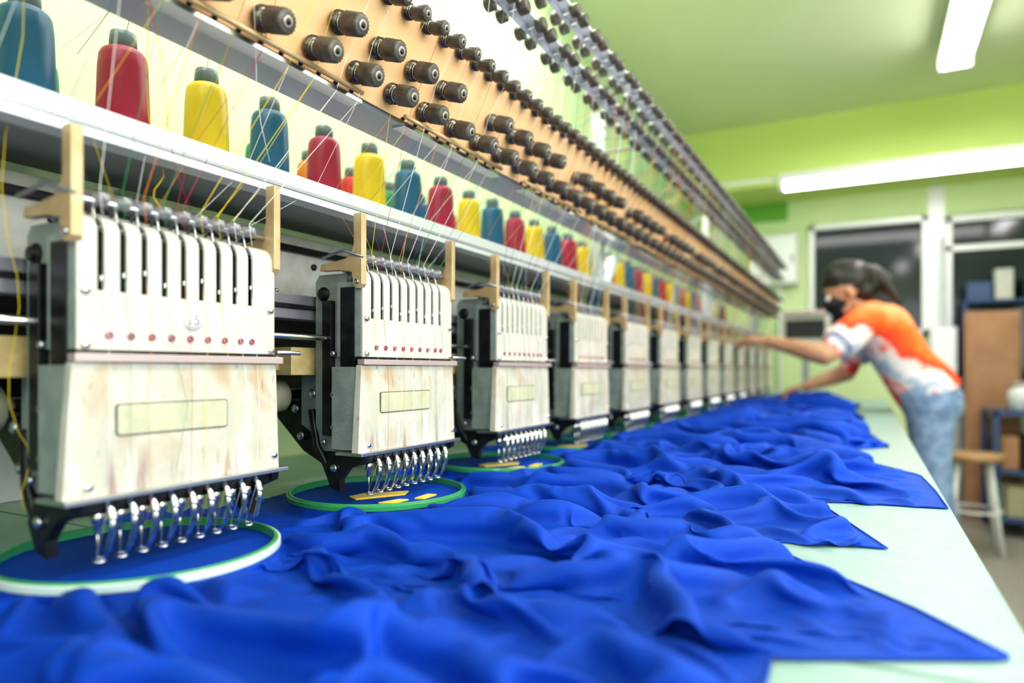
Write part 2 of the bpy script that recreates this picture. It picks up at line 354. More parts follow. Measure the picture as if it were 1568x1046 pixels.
# ------------------------------------------------------------------ embroidery machine
mach=empty('embroidery_machine')
NH=13; PITCH=.33; Y0=.306; FX=-.532
slots=[.0185+.0182*i for i in range(9)]
def head_mesh():
    b=MB()
    hw=.0029
    ys=[0]+sum([[s-hw,s+hw] for s in slots],[])+[.194]
    out=[(0,.0625),(0,.107)]+[(-.016+.016*math.cos(a),.107+.016*math.sin(a)) for a in [math.radians(d) for d in (18,36,54,72,90)]]+[(-.032,.121)]
    inn=[(-.032,.118)]+[(-.016+.013*math.cos(a),.107+.013*math.sin(a)) for a in [math.radians(d) for d in (90,72,54,36,18,0)]]+[(-.003,.0625)]
    for i in range(0,len(ys),2): b.prism(out+inn,ys[i],ys[i+1],'panel')
    b.box(-.003,0,0,.194,.016,.0625,'panel')
    b.box(-.040,-.0032,0,.0025,.016,.106,'body'); b.box(-.040,-.0032,.1915,.194,.016,.106,'body')
    b.box(-.020,-.016,.003,.191,.03,.112,'black')
    b.hexa([(-.006,-.013,-.0975),(.004,-.013,-.0975),(.004,.196,-.0975),(-.006,.196,-.0975),
            (-.006,-.005,.006),(.002,-.005,.006),(.002,.194,.006),(-.006,.194,.006)],'cover')
    b.box(-.045,-.007,-.004,.19,-.096,.004,'body')
    def rr_(y0,y1,z0,z1,r):
        pts=[]
        for cy,cz,a0 in ((y1-r,z1-r,0),(y0+r,z1-r,90),(y0+r,z0+r,180),(y1-r,z0+r,270)):
            for d in (0,30,60,90): pts.append((cy+r*math.cos(math.radians(a0+d)),cz+r*math.sin(math.radians(a0+d))))
        return pts
    b.prism(rr_(.028,.134,-.0525,-.0265,.003),.0022,.0042,'labeledge','x'); b.prism(rr_(.0290,.1330,-.0515,-.0275,.0025),.0030,.0045,'label','x')
    b.box(-.004,.007,-.005,.199,.0065,.013,'pinkbar'); b.box(-.02,-.001,.0,.194,.012,.0165,'black')
    b.box(-.03,.010,-.014,.203,-.1015,-.0975,'steel')
    b.prism([(-.030,.118),(-.074,.118),(-.080,.110),(-.080,-.085),(-.070,-.10),(-.030,-.10)],.006,.186,'body')
    b.box(-.034,-.012,-.001,.004,-.085,.10,'black')
    b.box(-.062,-.048,-.002,.006,-.08,.085,'black')
    b.lathe((-.066,.007,.094),(0,-1,0),[(0,.009),(.003,.009),(.004,.006),(.007,.006)],'black',14)
    b.prism([(-.080,-.02),(-.165,-.028),(-.175,-.06),(-.125,-.105),(-.075,-.128),(-.035,-.12),(-.03,-.098),(-.08,-.095)],.03,.165,'black')
    b.prism([(-.082,.01),(-.12,.005),(-.12,-.07),(-.082,-.09)],.022,.17,'body')
    for (x,z) in ((-.10,-.03),(-.10,-.06),(-.13,-.05),(-.145,-.04),(-.12,-.085),(-.09,-.10)):
        b.lathe((x,.03,z),(0,-1,0),[(0,.006),(.010,.006),(.012,.003)],'steel',10)
    b.box(-.155,-.085,-.03,.03,-.006,.028,'beigeblk'); b.box(-.135,-.105,-.034,.03,.0,.018,'brass')
    b.lathe((-.155,.03,-.034),(0,-1,0),[(0,.010),(.01,.010),(.011,.021),(.035,.021),(.038,.017),(.05,.016),(.051,.006)],'label',20)
    b.tube([(-.09,.01,-.05),(-.075,.004,-.095),(-.05,.0,-.125)],.005,'black',8)
    for q in ((-.045,-.03),(-.045,-.07),(-.045,.02),(-.06,-.088)):
        b.lathe((q[0],.002,q[1]),(0,-1,0),[(0,.0035),(.005,.0035),(.006,.002)],'steel',8)
    for y0,y1 in ((-.006,.003),(.188,.197)):
        b.prism([(.004,-.100),(-.045,-.100),(-.056,-.120),(-.045,-.142),(-.030,-.146),(-.030,-.132),(-.018,-.118),(.002,-.110)],y0,y1,'black')
        b.lathe((-.038,y0,-.118),(0,-1,0),[(0,.005),(.003,.005),(.004,.003)],'steel',8)
    b.box(-.026,-.0,.0,.19,-.112,-.1016,'black')
    for i,s in enumerate(slots):
        s=s+.002
        dz=.006 if i==4 else 0
        b.cyl((-.008,s,-.10),(-.008,s,-.130),.0026,'chrome',10)
        b.lathe((-.008,s,-.113),(0,0,-1),[(0,.0045),(.008,.0045),(.009,.003)],'chrome',10)
        b.cyl((-.008,s,-.130),(-.008,s,-.152+dz),.0009,'chrome',6)
        b.tube([(.000,s+.002,-.104),(.006,s+.003,-.112),(.007,s+.003,-.128),(.003,s+.002,-.140),(-.003,s+.001,-.149)],[.0028,.0031,.0028,.0021,.0016],'chrome',8)
        b.torus((-.006,s,-.150),(.2,0,1),.0042,.0011,'chrome',12,5)
        b.lathe((.007,s+.003,-.116),(1,0,0),[(0,.0026),(.002,.0026),(.003,.0012)],'steel',8)
        b.cyl((-.007,s-.002,.056),(-.007,s-.002,.110),.0011,'steel',5)
        b.box(-.012,.001,s-.003,s-.001,.070+.004*(i%3),.074+.004*(i%3),'steel')
        yy=s+.004 if i<8 else s-.001
        b.torus((.0010,yy,.0275),(1,0,0),.0023,.0009,'pink',12,6)
        b.lathe((-.0005,yy,.0275),(1,0,0),[(0,.0016),(.0012,.0016)],'knobtip',8)
    for y,z in ((.006,.062),(.188,.060),(.006,.020),(.189,.020),(.006,-.09),(.19,-.085)):
        b.lathe((0.003 if z<0 else 0,y,z),(1,0,0),[(0,.0038),(.0018,.0038),(.0030,.0026),(.0031,.0008)],'chrome',12)
    br=[(.003,.186),(-.009,.186),(-.009,.150),(-.012,.141),(-.020,.134),(-.038,.131),(-.060,.129),(-.062,.121),(-.030,.120),(-.012,.117),(-.010,.103),(-.006,.097),(-.001,.097),(.003,.102)]
    b.prism(br,-.006,.003,'brass'); b.prism(br,.191,.199,'brass')
    for y in (-.006,.199): 
        b.lathe((-.004,y,.105),(0,-1 if y<0 else 1,0),[(0,.0035),(.002,.003)],'steel',8)
    b.cyl((-.012,.0,.134),(-.012,.195,.134),.003,'steel',10)
    for s in slots:
        b.lathe((-.024,s-.002,.1345),(1,.5,.12),[(0,.0030),(.002,.0052),(.006,.0056),(.018,.0050),(.023,.0036),(.0235,.001)],'guide',12)
        b.tube([(-.012,s,.134),(-.006,s-.003,.126),(-.004,s-.003,.118)],.0011,'steel',5)
        b.tube([(-.030,s+.004,.118),(-.022,s+.004,.130),(-.004,s+.004,.140)],.0016,'steel',5)
    b.tube([(.0,.197,.018),(.004,.21,.018),(.004,.225,.0175)],.0022,'steel',8)
    b.tube([(.004,-.004,.134),(-.02,-.012,.142),(-.05,-.016,.134)],.002,'steel',6)
    return b.mesh('embroidery_head')
hm=head_mesh()
for i in range(NH):
    o=bpy.data.objects.new('head_%d'%(i+1),hm); col.objects.link(o); o.location=(FX,Y0+PITCH*i,H); o.parent=mach
    if i<6: addbev(o,.0008)
b=MB(); b.lathe((FX+.0005,Y0+.100,H+.0445),(1,0,0),[(0,.0095),(.0006,.0095)],'white_thr',28); b.obj('number_sticker',mach)
tcv=bpy.data.curves.new('sticker_text','FONT'); tcv.body='15'; tcv.size=.013; tcv.align_x='CENTER'; tcv.align_y='CENTER'; tcv.extrude=.0001; tcv.offset=.0002
to=bpy.data.objects.new('sticker_text',tcv); col.objects.link(to); to.data.materials.append(M['guide'])
to.rotation_euler=(math.radians(90),0,math.radians(90)); to.location=(FX+.0013,Y0+.100,H+.0445); to.parent=mach

YA,YZ=-.55,4.42
b=MB()
b.box(-.585,-.562,YA,YZ,H+.190,H+.2165,'alu')
b.box(-.5615,-.5605,YA,YZ,H+.198,H+.202,'greymet')
b.box(-.75,-.586,YA,YZ,H+.205,H+.2095,'greymet')
b.obj('guide_rail',mach,.0015)
b=MB()
b.box(-.90,-.72,YA,YZ,H+.085,H+.19,'beam')
b.box(-.719,-.712,YA,YZ,H+.165,H+.175,'black')
for i in range(40):
    y=YA+.1+i*.12; b.cyl((-.7205,y,H+.15),(-.716,y,H+.15),.005,'black',10)
    b.cyl((-.7205,y+.05,H+.11),(-.717,y+.05,H+.11),.003,'steel',8)
b.obj('main_beam',mach,.003)
b=MB()
b.box(-.645,-.615,YA,YZ,H+.062,H+.092,'rail'); b.box(-.6145,-.6125,YA,YZ,H+.074,H+.080,'black')
b.cyl((-.585,YA,H+.039),(-.585,YZ,H+.039),.0035,'chrome',12)
b.cyl((-.70,YA,H-.034),(-.70,YZ,H-.034),.009,'steel',14)
b.box(-.80,-.76,YA,YZ,H-.055,H+.085,'black')
b.box(-.76,-.745,YA,YZ,H+.0,H+.03,'body')
for y in (-.4,1.0,2.4,3.8,4.35): b.box(-.88,-.80,y-.04,y+.04,TZ,H+.09,'body')
b.obj('needle_rails',mach,.0015)

b=MB()
b.box(-1.06,-.70,YA,YZ,H+.243,H+.249,'white'); b.box(-.705,-.70,YA,YZ,H+.225,H+.249,'white')
for y in (-.4,.5,1.4,2.3,3.2,4.1):
    b.box(-1.04,-1.01,y-.02,y+.02,TZ,H+.243,'white'); b.box(-.78,-.75,y-.015,y+.015,H+.19,H+.243,'white')
b.obj('spool_rack',mach,.001)
b=MB()
def cone(x,y,k,s=1.0,fill=1.0):
    z=H+.2495
    R=.0275*s*fill
    b.lathe((x,y,z),(0,0,1),[(0,.026*s),(.004,.026*s),(.005,.018*s)],'core',22)
    b.lathe((x,y,z),(0,0,1),[(.005,R*.95),(.008,R),(.050*s,R*.99),(.100*s,R*.93),(.114*s,R*.88),(.119*s,R*.80),(.122*s,R*.66)],k,28)
    b.lathe((x,y,z),(0,0,1),[(.112*s,.0155*s),(.134*s,.0145*s),(.142*s,.0135*s),(.1425*s,.006)],'core',18)
cyc=['cblu','cred','cyel']; cyc2=['cgrn','cblu','cred2','cgrn','corg','cred2']; cyc3=['cgry','corg','cred2','cgry']
rnd=random.Random(3)
for i in range(-4,35):
    y=.388+.11*i
    cone(-.77,y+rnd.uniform(-.004,.004),cyc[i%3],rnd.uniform(.97,1.02),.96+rnd.random()*.08)
    cone(-.865,y+.064,cyc2[i%6],.92,.92)
    cone(-.96,y+.085,cyc3[(i*3)%4],.78,.9)
b.obj('thread_cones')

b=MB()
b.prism([(-.527,H+.312),(-.489,H+.432),(-.56,H+.447),(-.592,H+.314)],YA,YZ,'greymet')
b.obj('tension_base',mach,.002)
b=MB()
N3=Vector((.95,0,-.31)).normalized()
def pp(f,y,off=0):
    return Vector((-.525+.040*f,y,H+.314+.116*f))+N3*off
A0,A1=pp(.02,0,0),pp(1.02,0,0); B0,B1=pp(.02,0,.004),pp(1.02,0,.004)
b.prism([(A0.x,A0.z),(A1.x,A1.z),(B1.x,B1.z),(B0.x,B0.z)],YA,YZ,'wood')
b.obj('tension_board',mach)
b=MB()
def knob(p,r=.0125,L=1.0,n=28):
    b.lathe(p,N3,[(0,r*.55),(.003*L,r*.55),(.0035*L,r*.98),(.0050*L,r*1.02),(.0058*L,r*.6),(.0075*L,r*.6),(.0080*L,r*.95),(.0092*L,r*.98),(.0098*L,r*.5)],'knobbase',18)
    b.torus(p+N3*.0118*L,N3,r*.68,r*.08,'steel',16,5); b.torus(p+N3*.0140*L,N3,r*.62,r*.08,'steel',16,5)
    b.lathe(p,N3,[(.009*L,r*.45),(.0155*L,r*.58),(.016*L,r*.97),(.0175*L,r),(.0370*L,r*.96),(.0385*L,r*.88),(.0390*L,r*.80)],'knob',n,.10)
    b.lathe(p,N3,[(.0389*L,r*.46),(.0400*L,r*.44),(.0401*L,r*.3)],'knobtip',14)
    b.lathe(p,N3,[(.0398*L,r*.25),(.0405*L,r*.24)],'black',10)
for k in range(-14,61):
    y=.464+.066*k
    if y<-.3 or y>YZ-.05: continue
    far = y>1.6
    knob(pp(.19,y,.004),n=36 if not far else 14)
    if (k%5)!=0: knob(pp(.49,y+.025,.004),n=36 if not far else 14)
for i in range(130):
    y=-.5+.0385*i
    if y>YZ-.05: break
    knob(pp(.95,y,.004),.0095,.85,n=20 if y<1.6 else 10)
b.obj('tension_knobs',mach)
b=MB()
for i in range(-1,NH):
    y=Y0+PITCH*i
    if y+.3>YZ: continue
    P=pp(-.06,0,.010); b.box(P.x-.010,P.x+.010,y+.05,y+.30,P.z-.002,P.z+.002,'chrome')
    P2=pp(.0,0,.008); b.cyl((P2.x+.01,y+.05,P2.z+.002),(P2.x+.01,y+.30,P2.z+.002),.0028,'brass',8)
    for j in range(10):
        q=pp(.03,y+.06+j*.026,.006); b.ball(q,.0026,'black',8)
    for j in range(2):
        q=pp(.9,y+.1+j*.16,.004); b.lathe(q,N3,[(0,.003),(.002,.0028)],'steel',8)
b.obj('tension_guides',mach)

b=MB()
rails=((-.470,H+.548),(-.452,H+.612))
for (x,z) in rails:
    b.box(x-.011,x+.011,YA,YZ-.05,z-.002,z+.002,'white')
    b.box(x-.011,x-.009,YA,YZ-.05,z-.014,z,'alu')
    y=-.5
    while y<YZ-.1:
        for yy in (y,y+.037):
            b.cyl((x-.026,yy,z-.010),(x+.022,yy,z-.004),.0022,'chrome',6)
            b.lathe((x-.030,yy,z-.012),(1,0,.13),[(0,.008),(.002,.0110),(.015,.0110),(.016,.006)],'knob',12)
            b.lathe((x+.006,yy,z-.008),(1,0,.13),[(0,.006),(.001,.0110),(.015,.0110),(.017,.009),(.0175,.003)],'knob',12)
        y+=.098
for y in (-.3,1.62,2.9,4.2):
    b.box(-.615,-.590,y-.012,y+.012,H+.20,H+.64,'alu')
    b.box(-.60,-.45,y-.006,y+.006,H+.543,H+.5465,'greymet'); b.box(-.60,-.44,y-.006,y+.006,H+.606,H+.610,'greymet')
    b.hexa([(-.61,y-.01,H+.20),(-.58,y-.01,H+.20),(-.58,y+.01,H+.20),(-.61,y+.01,H+.20),(-.61,y+.09,H+.30),(-.58,y+.09,H+.30),(-.58,y+.11,H+.30),(-.61,y+.11,H+.30)],'white')
b.obj('thread_tree',mach,.0008)

b=MB(); tcols=['cyel','cblu','cred','white_thr','cgrn','corg','white_thr']
rr=random.Random(11)
for i in range(-1,NH-1):
    for j in range(9):
        y=Y0+PITCH*i; k=tcols[rr.randrange(7)]
        yr=y+.03+j*.034; ys=y+slots[j]
        ra=rails[j%2]
        p_t=pp(.95,yr+.01,.018); p_m=pp(.19 if j%2 else .49,yr,.012); p_g=pp(-.06,yr-.01,.02)
        r=.00034 if i<3 else .00055
        b.tube([(ra[0]+.01,yr+.02,ra[1]),p_t,p_m,p_g,(FX-.002,ys,H+.142),(FX+.002,ys,H+.120)],r,k,4)
        b.tube([(FX+.0015,ys,H+.07),(FX+.003,ys+.004,H+.029),(FX+.008,ys+.006+rr.uniform(-.01,.01),H-.03),(FX+.008,ys,H-.11),(FX-.006,ys,H-.145)],.00020,k,4)
        cy=.388+.11*(3*i+(j%3)); cx=(-.77,-.865,-.96)[j//3]
        b.tube([(cx,cy,H+.39),(-.60,(cy+yr)/2,H+.52),(ra[0]-.02,yr+.02,ra[1])],r,k,4)
        # loose tail from the tension guide down behind the rail
        b.tube([p_g,(-.575,yr-.02+rr.uniform(-.03,.03),H+.21),(FX-.012,ys,H+.137)],r*.8,tcols[rr.randrange(7)],4)
for k,pts in (('cyel',[(-.60,.30,H+.35),(-.595,.29,H+.1),(-.60,.30,H-.05),(-.60,.31,H-.12)]),
              ('cred',[(-.50,.33,H+.32),(-.527,.40,H+.14)]),('cyel',[(-.50,.33,H+.40),(-.60,.42,H+.20),(-.54,.38,H+.14)]),
              ('white_thr',[(-.47,.40,H+.40),(-.56,.52,H+.22)])):
    P=[Vector(p) for p in pts]; q=[]
    for a,c in zip(P[:-1],P[1:]):
        for t in range(6): q.append(a.lerp(c,t/6)+Vector((0,.006*math.sin(t),0)))
    q.append(P[-1]); b.tube(q,.0004,k,4)
b.obj('threads',mach)

b=MB(); b.box(-.52,-.22,4.86,4.98,H+.17,H+.36,'beam'); b.box(-.49,-.25,4.855,4.861,H+.21,H+.33,'dark'); b.box(-.39,-.35,4.9,4.94,.0,H+.17,'greymet'); b.box(-.52,-.22,4.80,5.0,0,.03,'greymet')
b.box(-.50,-.24,4.83,4.95,H+.361,H+.39,'pinkbar')
b.obj('control_console',bevel=.004)

# hoops
R=.113
for i in range(NH):
    b=MB(); k='hoopw' if i==0 else 'hoopg'
    def ring(r0,r1,z0,z1,k,n=72):
        vs=[];fs=[]
        for t in range(n):
            th=2*math.pi*t/n
            for r_,z_ in ((r0,z0),(r1,z0),(r1,z1),(r0,z1)): vs.append((r_*math.cos(th),r_*math.sin(th),z_))
        for t in range(n):
            for q in range(4): fs.append((t*4+q,t*4+(q+1)%4,((t+1)%n)*4+(q+1)%4,((t+1)%n)*4+q))
        b.add(vs,fs,k)
    ring(R-.0030,R+.000,.002,.0175,'hoopg'); ring(R+.0003,R+.0032,.009,.0160,k)
    b.box(-.135,-.112,-.012,.012,.002,.012,'hoopg'); b.cyl((-.130,-.018,.008),(-.130,.018,.008),.003,'steel',8)
    b.obj('embroidery_hoop',bevel=.001,loc=(-.576,.39+PITCH*i,TZ+.0015))

# ------------------------------------------------------------------ blue fabric
E=[(-.12,-.05),(-.08,.12),(-.055,.25),(-.05,.38),(-.052,.435),(.0,.462),(.078,.502),(.03,.575),(-.04,.655),(-.095,.722),
   (-.135,.737),(-.08,.746),(.016,.757),(-.015,.85),(-.06,.985),(-.02,1.0),(.088,1.012),(.085,1.15),(.076,1.309),(.0,1.45),(-.065,1.60),
   (-.02,1.68),(.044,1.765),(.02,1.95),(.0,2.155),(-.087,2.53),(-.04,2.7),(-.06,3.15),(-.12,3.4),(-.06,3.6),(-.15,4.0),(-.2,4.3)]
rows=[]
for a,c in zip(E[:-1],E[1:]):
    a=np.array(a);c=np.array(c);L=np.linalg.norm(c-a); ds=.0054+.0045*max(0,a[1]-.8)
    ds=min(ds,.015); n=max(1,int(L/ds))
    for t in range(n): rows.append(a+(c-a)*t/n)
rows.append(np.array(E[-1])); rows=np.array(rows)
dE=np.linalg.norm(np.diff(rows,axis=0),axis=1); dY=np.diff(rows[:,1])
w=.8*dY+.2*dE; Yl=np.concatenate([[0],np.cumsum(w)]); Yl=-.08+Yl/Yl[-1]*4.40
n=len(rows); m=116
Xl=-.715+.02*np.sin(Yl*9)+.015*np.sin(Yl*23)
t=np.linspace(0,1,m)[None,:]
bx_=Xl[:,None]*(1-t)+rows[:,0][:,None]*t
by_=Yl[:,None]*(1-t)+rows[:,1][:,None]*t
dh=np.full((n,m),9.)
for i in range(NH): dh=np.minimum(dh,np.hypot(bx_+.576,by_-(.39+PITCH*i)))
def ss(x,a,c):
    q=np.clip((x-a)/(c-a),0,1); return q*q*(3-2*q)
mask=ss(dh,R+.006,R+.026)
edge=np.minimum((m-1-np.arange(m))[None,:]*.0056,9)
mask=mask*ss(edge,0,.04)*(.3+.7*ss(bx_,-.60,-.5))*(1-.65*ss(bx_,-.07,.02))
ridges=[([(-.443,.431),(-.405,.438),(-.303,.355),(-.228,.27),(-.19,.18)],.090,.025),
 ([(-.47,.50),(-.39,.515),(-.308,.489),(-.205,.406),(-.15,.336),(-.12,.25)],.070,.021),
 ([(-.45,.56),(-.36,.60),(-.276,.589),(-.20,.54),(-.14,.491),(-.07,.391)],.082,.022),
 ([(-.45,.66),(-.36,.70),(-.27,.69),(-.16,.60),(-.08,.54)],.060,.018),
 ([(-.443,.786),(-.33,.80),(-.214,.751),(-.15,.66),(-.112,.591)],.092,.025),
 ([(-.43,.88),(-.32,.90),(-.22,.85),(-.13,.76),(-.10,.70)],.070,.019),
 ([(-.415,1.068),(-.28,1.02),(-.153,.938),(-.055,.80)],.095,.025),
 ([(-.42,1.17),(-.28,1.13),(-.17,1.03),(-.08,.93)],.070,.020),
 ([(-.375,1.316),(-.2,1.26),(-.0255,1.137),(.05,1.06)],.085,.024),
 ([(-.41,.30),(-.33,.22),(-.25,.12),(-.2,.02)],.080,.025),([(-.50,.22),(-.43,.12),(-.36,.02)],.070,.023)]
rg=random.Random(5); yy=1.42
while yy<4.3:
    s=rg.uniform(.06,.2); x0=rg.uniform(-.46,-.40)
    ridges.append(([(x0,yy),(x0+.13,yy+rg.uniform(-.05,.03)),(-.18,yy-s*.5),(rg.uniform(-.10,-.03),yy-s)],rg.uniform(.065,.095),rg.uniform(.022,.032)))
    yy+=rg.uniform(.08,.14)
z=np.zeros((n,m))
for pts,hh,wd in ridges:
    P=np.array(pts,float)
    for _ in range(2):
        q=[P[0]]
        for a,c in zip(P[:-1],P[1:]): q+= [a*.75+c*.25,a*.25+c*.75]
        q.append(P[-1]); P=np.array(q)
    best=np.full((n,m),9.); tb=np.zeros((n,m))
    for j,(a,c) in enumerate(zip(P[:-1],P[1:])):
        d=c-a; L2=d@d+1e-12
        tt=np.clip(((bx_-a[0])*d[0]+(by_-a[1])*d[1])/L2,0,1)
        dd=np.hypot(bx_-a[0]-tt*d[0],by_-a[1]-tt*d[1]); sel=dd<best
        best=np.where(sel,dd,best); tb=np.where(sel,(j+tt)/(len(P)-1),tb)
    prof=np.exp(-(best/wd)**2)*hh*(.55+.45*np.sin(np.pi*np.clip(tb,.02,.98)))
    z=np.maximum(z,prof)
nz=np.zeros((n,m))
for i in range(n):
    for j in range(m):
        x_,y_=bx_[i,j],by_[i,j]
        wq=noise.noise(Vector((x_*7,y_*7,3.1)))
        u=(x_*.42+y_*.9); v=(x_*.9-y_*.42)
        a1=noise.noise(Vector((v*5+wq*.8,u*13+wq*1.8,0)))
        a2=noise.noise(Vector((v*12,u*26+wq*2.0,7.7)))
        nz[i,j]=.038*(1-abs(a1)*3.0)+.010*a2
z=np.maximum(z,np.maximum(nz,0)*.8)*mask+.004
pinz=(dh<R+.005)
z=np.where(pinz,.0115,z); z=np.where(dh<R-.004,.0105,z)
P=np.stack([bx_,by_,z],2)
base=np.stack([bx_,by_],2)
wI=np.where(pinz,0.,1.)
wI[:,0]=0;wI[0,:]=0;wI[-1,:]=0
wxy=wI.copy(); wxy[:,-1]=0
cons=[]
def addc(di,dj,fac,kind,k):
    if di>=0 and dj>=0: sa=(slice(0,n-di),slice(0,m-dj)); sb=(slice(di,n),slice(dj,m))
    else: sa=(slice(0,n-di),slice(-dj,m)); sb=(slice(di,n),slice(0,m+dj))
    L=np.linalg.norm(base[sa]-base[sb],axis=2)*(1+fac*np.minimum(mask[sa],mask[sb])); cons.append((sa,sb,L,kind,k))
FY,FXs=.68,.24
addc(1,0,FY,'eq',1);addc(0,1,FXs,'eq',1);addc(1,1,(FY+FXs)/2,'eq',.25);addc(1,-1,(FY+FXs)/2,'eq',.25)
addc(2,0,FY,.92,.7);addc(0,2,FXs,.92,.7);addc(4,0,FY,.76,.35);addc(0,4,FXs,.78,.35);addc(8,0,FY,.48,.15);addc(0,8,FXs,.5,.15)
Pp=P.copy()
W3=np.stack([wxy,wxy,wI],2)
for step in range(190):
    V=(P-Pp)*.80; Pp=P.copy(); P=P+V*W3; P[...,2]-=.00010*W3[...,2]
    for it in range(3):
        for grp in (cons[4:],cons[:4]):
            acc_=np.zeros_like(P); c_=np.zeros((n,m,1))
            for sa,sb,L,kind,k in grp:
                d=P[sb]-P[sa]; l=np.linalg.norm(d,axis=2)+1e-9
                if kind=='eq': e=(l-L)
                else: e=np.minimum(l-L*kind,0)
                g=d*(e/l*.5*k)[...,None]
                acc_[sa]+=g; acc_[sb]-=g
                c_[sa]+=.25; c_[sb]+=.25
            P+=acc_/np.maximum(c_,.5)*W3*1.0
        fl=P[...,2]<.0012
        P[...,2]=np.where(fl&(wI>0),.0012,P[...,2])
        P[...,2]=np.minimum(P[...,2],.092)
    fr=(P[...,2]<.0016)
    P[...,0]=np.where(fr,Pp[...,0]+(P[...,0]-Pp[...,0])*.3,P[...,0]); P[...,1]=np.where(fr,Pp[...,1]+(P[...,1]-Pp[...,1])*.3,P[...,1])
me=bpy.data.meshes.new('blue_fabric')
vs=P.reshape(-1,3)+np.array([0,0,TZ])
idx=np.arange(n*m).reshape(n,m)
fs=np.stack([idx[:-1,:-1],idx[:-1,1:],idx[1:,1:],idx[1:,:-1]],2).reshape(-1,4)
me.from_pydata(vs.tolist(),[],fs.tolist()); me.materials.append(M['fabric'])
me.polygons.foreach_set('use_smooth',[True]*len(me.polygons)); me.update()
fab=bpy.data.objects.new('blue_fabric',me); col.objects.link(fab)
s_=fab.modifiers.new('smooth','SMOOTH'); s_.iterations=2; s_.factor=.4
s_=fab.modifiers.new('sub','SUBSURF'); s_.levels=1; s_.render_levels=2
# sewn hems: right-hand edges and the borders where one shirt ends and the next begins
b=MB()
b.tube([Vector((x,y,z_+TZ+.0008)) for x,y,z_ in P[:,-1,:][::3]],.0011,'fabric',6)
for tgt in ((-.11,.741),(-.03,.998),(-.05,1.62),(-.087,2.53)):
    j=int(np.argmin(np.hypot(rows[:,0]-tgt[0],rows[:,1]-tgt[1])))
    b.tube([Vector((x,y,z_+TZ+.0006)) for x,y,z_ in P[j,int(m*.45):,:]],.0016,'fabric',6)
b.obj('garment_hem',fab)
b=MB()
for i in range(1,NH):
    cy=.39+PITCH*i; cx=-.576
    zt=TZ+.0112
    for poly in ([(.010,-.096),(.040,-.104),(.050,-.094),(.034,-.084),(.016,-.078)],[(-.02,-.035),(.0,-.045),(.034,.012),(.024,.034),(-.005,.005),(-.018,-.008)],[(.04,-.05),(.058,-.045),(.06,-.015),(.048,-.02)],[(.062,-.005),(.074,-.002),(.072,.03),(.06,.028)]):
        b.prism([(cx+p[0],cy+p[1]) for p in poly],zt-.001,zt+.0008,'stitch','z')
b.obj('embroidered_motif',fab)

# ------------------------------------------------------------------ person
segs=[]
def S(a,b_,ra,rb,lab): segs.append((Vector(a),Vector(b_),ra,rb,lab))
pel=Vector((.225,3.40,.86)); wai=Vector((.135,3.37,1.00)); che=Vector((.055,3.34,1.145)); nb=Vector((-.005,3.32,1.225)); hd=Vector((-.085,3.29,1.315))
for dy in (-.075,0,.075):
    o_=Vector((0,dy,0))
    S(pel+o_*.95+Vector((-.02,0,.045)),wai+o_*.8,.124,.108,'shirt'); S(wai+o_*.8,che+o_,.108,.112,'shirt')
    S(che+o_,nb+o_*1.1+Vector((.02,0,-.03)),.112,.072,'shirt')
    S(pel+o_+Vector((.01,0,-.02)),wai+o_*.8+Vector((.06,0,-.10)),.115,.105,'jeans')
shL=Vector((-.0,3.165,1.185)); shR=Vector((.0,3.475,1.19))
elL=Vector((-.155,2.985,1.035)); wrL=Vector((-.375,3.05,1.098))
elR=Vector((-.09,3.53,.965)); wrR=Vector((-.245,3.38,.905))
S(nb+Vector((.02,-.06,-.02)),shL,.06,.062,'shirt'); S(nb+Vector((.02,.06,-.02)),shR,.06,.062,'shirt')
S(shL,shL.lerp(elL,.72),.068,.072,'shirt'); S(shR,shR.lerp(elR,.72),.066,.070,'shirt')
S(shL.lerp(elL,.6),elL,.047,.040,'skin'); S(elL,elL.lerp(wrL,.35),.040,.038,'skin'); S(elL.lerp(wrL,.35),wrL,.038,.024,'skin')
S(shR.lerp(elR,.6),elR,.047,.040,'skin'); S(elR,elR.lerp(wrR,.35),.040,.038,'skin'); S(elR.lerp(wrR,.35),wrR,.038,.024,'skin')
S(nb+Vector((.01,0,-.02)),hd+Vector((.03,0,-.05)),.052,.048,'skin')
fwd=Vector((-.88,-.12,-.46)).normalized(); side=Vector((0,0,1)).cross(fwd).normalized(); upv=fwd.cross(side)
upv = upv if upv.z>0 else -upv
S(hd+upv*.03,hd+upv*.025-fwd*.03,.080,.082,'skin'); S(hd+fwd*.02,hd+fwd*.045-upv*.06,.068,.045,'skin')
S(hd+fwd*.095+upv*.0,hd+fwd*.105-upv*.025,.009,.013,'skin')
S(hd-side*.078,hd-side*.082-upv*.03,.016,.012,'skin'); S(hd+side*.078,hd+side*.082-upv*.03,.016,.012,'skin')
S(hd+upv*.055-fwd*.010,hd+upv*.035-fwd*.045,.084,.086,'hair'); S(hd+upv*.035-fwd*.045,hd-upv*.02-fwd*.055,.082,.068,'hair')
pt=hd+upv*.02-fwd*.125
S(pt+fwd*.03,pt,.03,.035,'hair'); S(pt,pt+Vector((.05,-.02,-.05)),.038,.036,'hair'); S(pt+Vector((.05,-.02,-.05)),pt+Vector((.10,-.035,-.13)),.036,.014,'hair')
S(hd+fwd*.055-upv*.035,hd+fwd*.062-upv*.062,.058,.040,'mask')
for s in (-1,1): S(hd+fwd*.079+side*.032*s+upv*.006,hd+fwd*.082+side*.032*s+upv*.006,.011,.011,'eye')
